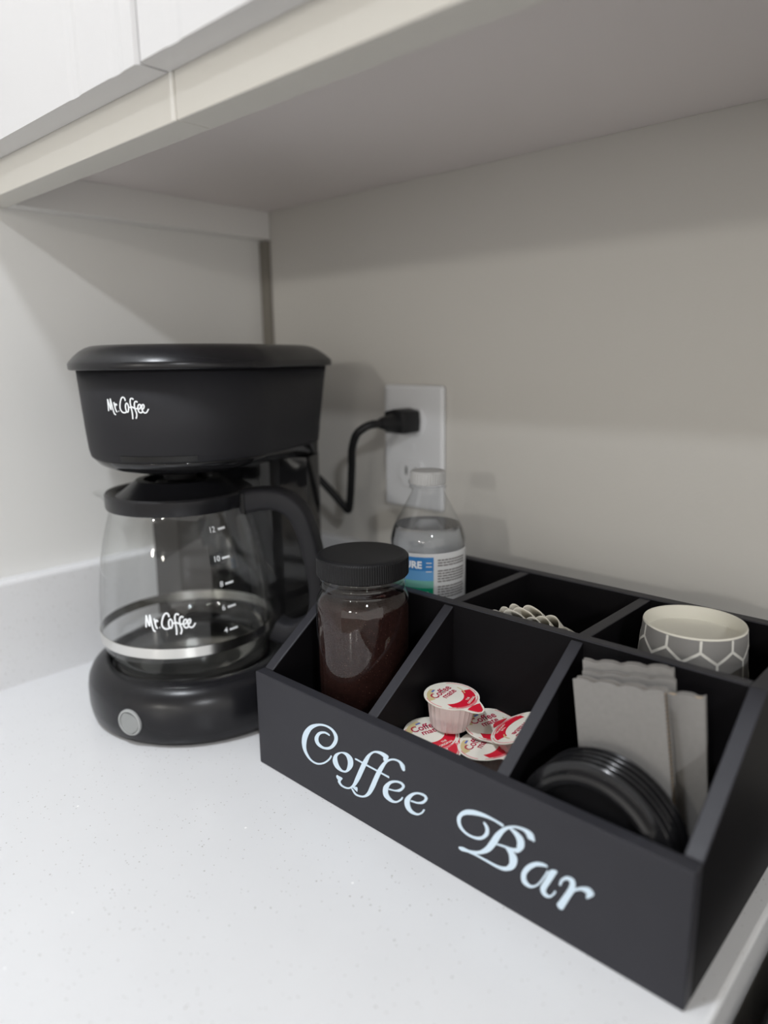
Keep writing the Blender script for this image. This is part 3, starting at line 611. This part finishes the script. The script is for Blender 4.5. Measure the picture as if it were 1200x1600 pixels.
# creamer cups
def foil_out(r=.0187, n=56):
    P = []
    for k in range(n):
        t = 2 * pi * k / n; d = math.atan2(sin(t + pi / 2), cos(t + pi / 2)); P.append((t, d))
    out = []
    for t, d in P:
        a = abs(d); rr = r
        if a < .52: # the pull tab towards -Y
            tip = .0268; rr = r + (tip - r) * (cos(pi * a / .52) * .5 + .5) ** .8
        out.append((rr * cos(t), rr * sin(t)))
    return out
def creamer(name, label, Mx):
    e = thing(name, label, 'creamer', (0, 0, 0), 0, 'coffee creamers in the front middle compartment')
    n = 72; rings = []
    for r, z, rb in ((.0118, .0004, 0), (.0128, .0, 0), (.0134, .0012, 1), (.0158, .0185, 1), (.0160, .0195, 0), (.0180, .0200, 0), (.0182, .0206, 0)):
        rings.append([((r + (.0004 if (k % 3 == 0 and rb) else 0)) * cos(2 * pi * k / n), (r + (.0004 if (k % 3 == 0 and rb) else 0)) * sin(2 * pi * k / n), z) for k in range(n)])
    obj('cup', loft(rings, cap0=True, cap1=True), m_cream, e)
    P = foil_out(); obj('foil_lid', loft([[(x, y, .0207 - (0 if math.hypot(x, y) < .019 else (math.hypot(x, y) - .019) * .12)) for x, y in P], [(x, y, .0211 - (0 if math.hypot(x, y) < .019 else (math.hypot(x, y) - .019) * .12)) for x, y in P]], cap0=True, cap1=True), m_foil, e)
    Z0 = .02115; f = lambda u, v, h: (u, v, Z0 + h * .3)
    b = bmesh.new()
    def zone(poly, mi, dz=0):
        vs = [b.verts.new((x, y, Z0 + dz)) for x, y in poly]; fc = b.faces.new(vs); fc.material_index = mi
        if fc.normal.z < 0: fc.normal_flip()
    def arc(cx, cy, r, a0, a1, n=24): return [(cx + r * cos(radians(a0 + (a1 - a0) * k / n)), cy + r * sin(radians(a0 + (a1 - a0) * k / n))) for k in range(n + 1)]
    b.normal_update()
    # red crescent below the lettering, fine pink lines outside it, red tab
    zone(arc(0, 0, .0160, 224, 352) + arc(-.0027, .0037, .0128, 344, 229), 0, .00002)
    zone(arc(-.002, .0005, .0150, 100, 165) + arc(-.0004, .0005, .0120, 165, 100), 2, .00002)
    zone(arc(.0008, .003, .0112, -38, 12) + arc(.0008, .003, .0103, 12, -38), 2, .00003)
    for r, a0, a1 in ((.0172, 215, 318), (.0165, 232, 300), (.0172, -30, 55), (.0174, 150, 200)):
        zone(arc(0, 0, r + .0003, a0, a1) + arc(0, 0, r - .0003, a1, a0), 3, .00003)
    for k in range(3): zone(arc(0, -.0008 * k, .0163 - .0000 * k, 240, 295) + arc(0, -.0008 * k, .0160, 295, 240), 3, .00004)
    tb = [(-.0062, -.0192), (-.0040, -.0186), (0, -.0182), (.0040, -.0186), (.0062, -.0192), (.0044, -.0222), (.0025, -.0250), (0, -.0260), (-.0025, -.0250), (-.0044, -.0222)]
    vs = [b.verts.new((x, y, Z0 + .00012 - (max(0, -y - .019)) * .12)) for x, y in tb]; fc = b.faces.new(vs); fc.material_index = 0
    f2 = lambda u, v, h: (u - .0012, v + .0052, Z0 + .00006)
    text_bm('Coffee', .0074, lambda u, v, h: (u * .985 - v * .17 - .0022, v * 1.12 + u * .17 + .0078, Z0 + .00008), bm=b, mi=1, weight=.00012)
    text_bm('mate', .0068, lambda u, v, h: (u * .985 - v * .17 + .0004, v + u * .17 + .0028, Z0 + .00008), bm=b, mi=1, weight=.00012)
    stroke([(-.0140 + .0070, .0118), (-.0035, .0128)], .0013, lambda u, v, h: (u, v, Z0 + .00008), b, 2, th=0, mi=4)
    text_bm('THE', .0023, lambda u, v, h: (.0050 + u * .94 - v * .34, -.0100 + u * .34 + v * .94, Z0 + .00010), bm=b, mi=5, weight=.00005)
    text_bm('ORIGINAL', .0025, lambda u, v, h: (.0056 + u * .94 - v * .34, -.0126 + u * .34 + v * .94, Z0 + .00010), bm=b, mi=5, weight=.00006)
    text_bm('LIFT', .0018, lambda u, v, h: (u, v - .0212, Z0 - .0001 + .0001), bm=b, mi=5) if False else None
    for v in b.verts:
        pass
    obj('printed_design', b, [m_red, m_crim, m_gold, m_pink, m_pblue, m_foil], e, label='red, gold and crimson print with the words Coffee mate')
    e.matrix_world = Mx; return e
def place(cx, cy, ztop, rot, tx=0, ty=0):
    """centre of the foil at (cx,cy,ztop); rot turns the print; tilt tx about world X, ty about world Y"""
    return Matrix.Translation((cx, cy, ztop)) @ Matrix.Rotation(radians(tx), 4, 'X') @ Matrix.Rotation(radians(ty), 4, 'Y') @ Matrix.Rotation(radians(rot), 4, 'Z') @ Matrix.Translation((0, 0, -.0211))
CR = [((.4170, -.1965, .0785), 86, 0, 3, 'single-serve creamer sitting on top of the pile, seen whole'),
      ((.4480, -.2000, .0560), 88, 4, -4, 'single-serve creamer at the front right of the pile, lid facing up with its words readable'),
      ((.4130, -.2130, .0560), 60, 3, 6, 'single-serve creamer at the left of the pile, lid tilted, half under the top one'),
      ((.4230, -.2240, .0540), 150, 2, 2, 'single-serve creamer low at the front edge, peeping out under the top one'),
      ((.4400, -.1830, .0600), 62, 4, 6, 'single-serve creamer at the back of the pile, its lid partly hidden behind the top one'),
      ((.4640, -.1885, .0690), 255, 12, -22, 'single-serve creamer tipped against the right divider of its compartment')]
c0 = None
for (p, rot, tx, ty, lab) in CR:
    if c0 is None: c0 = creamer('coffee_creamer', lab, Matrix()); o = c0
    else:
        o = c0.copy(); CN.objects.link(o); o['label'] = lab
        for ch in c0.children: q = ch.copy(); CN.objects.link(q); q.parent = o
    o.matrix_world = place(*p, rot, tx, ty)
for (p, rot, lab) in (((.4160, -.2270, .0285), 10, 'by the front panel'), ((.4160, -.1860, .0285), 200, 'by the left divider'), ((.4600, -.1960, .0285), 120, 'by the right divider')):
    o = c0.copy(); CN.objects.link(o); o['label'] = 'single-serve creamer buried at the bottom of the pile, ' + lab
    for ch in c0.children: q = ch.copy(); CN.objects.link(q); q.parent = o
    o.matrix_world = place(*p, rot)
bpy.context.view_layer.update()
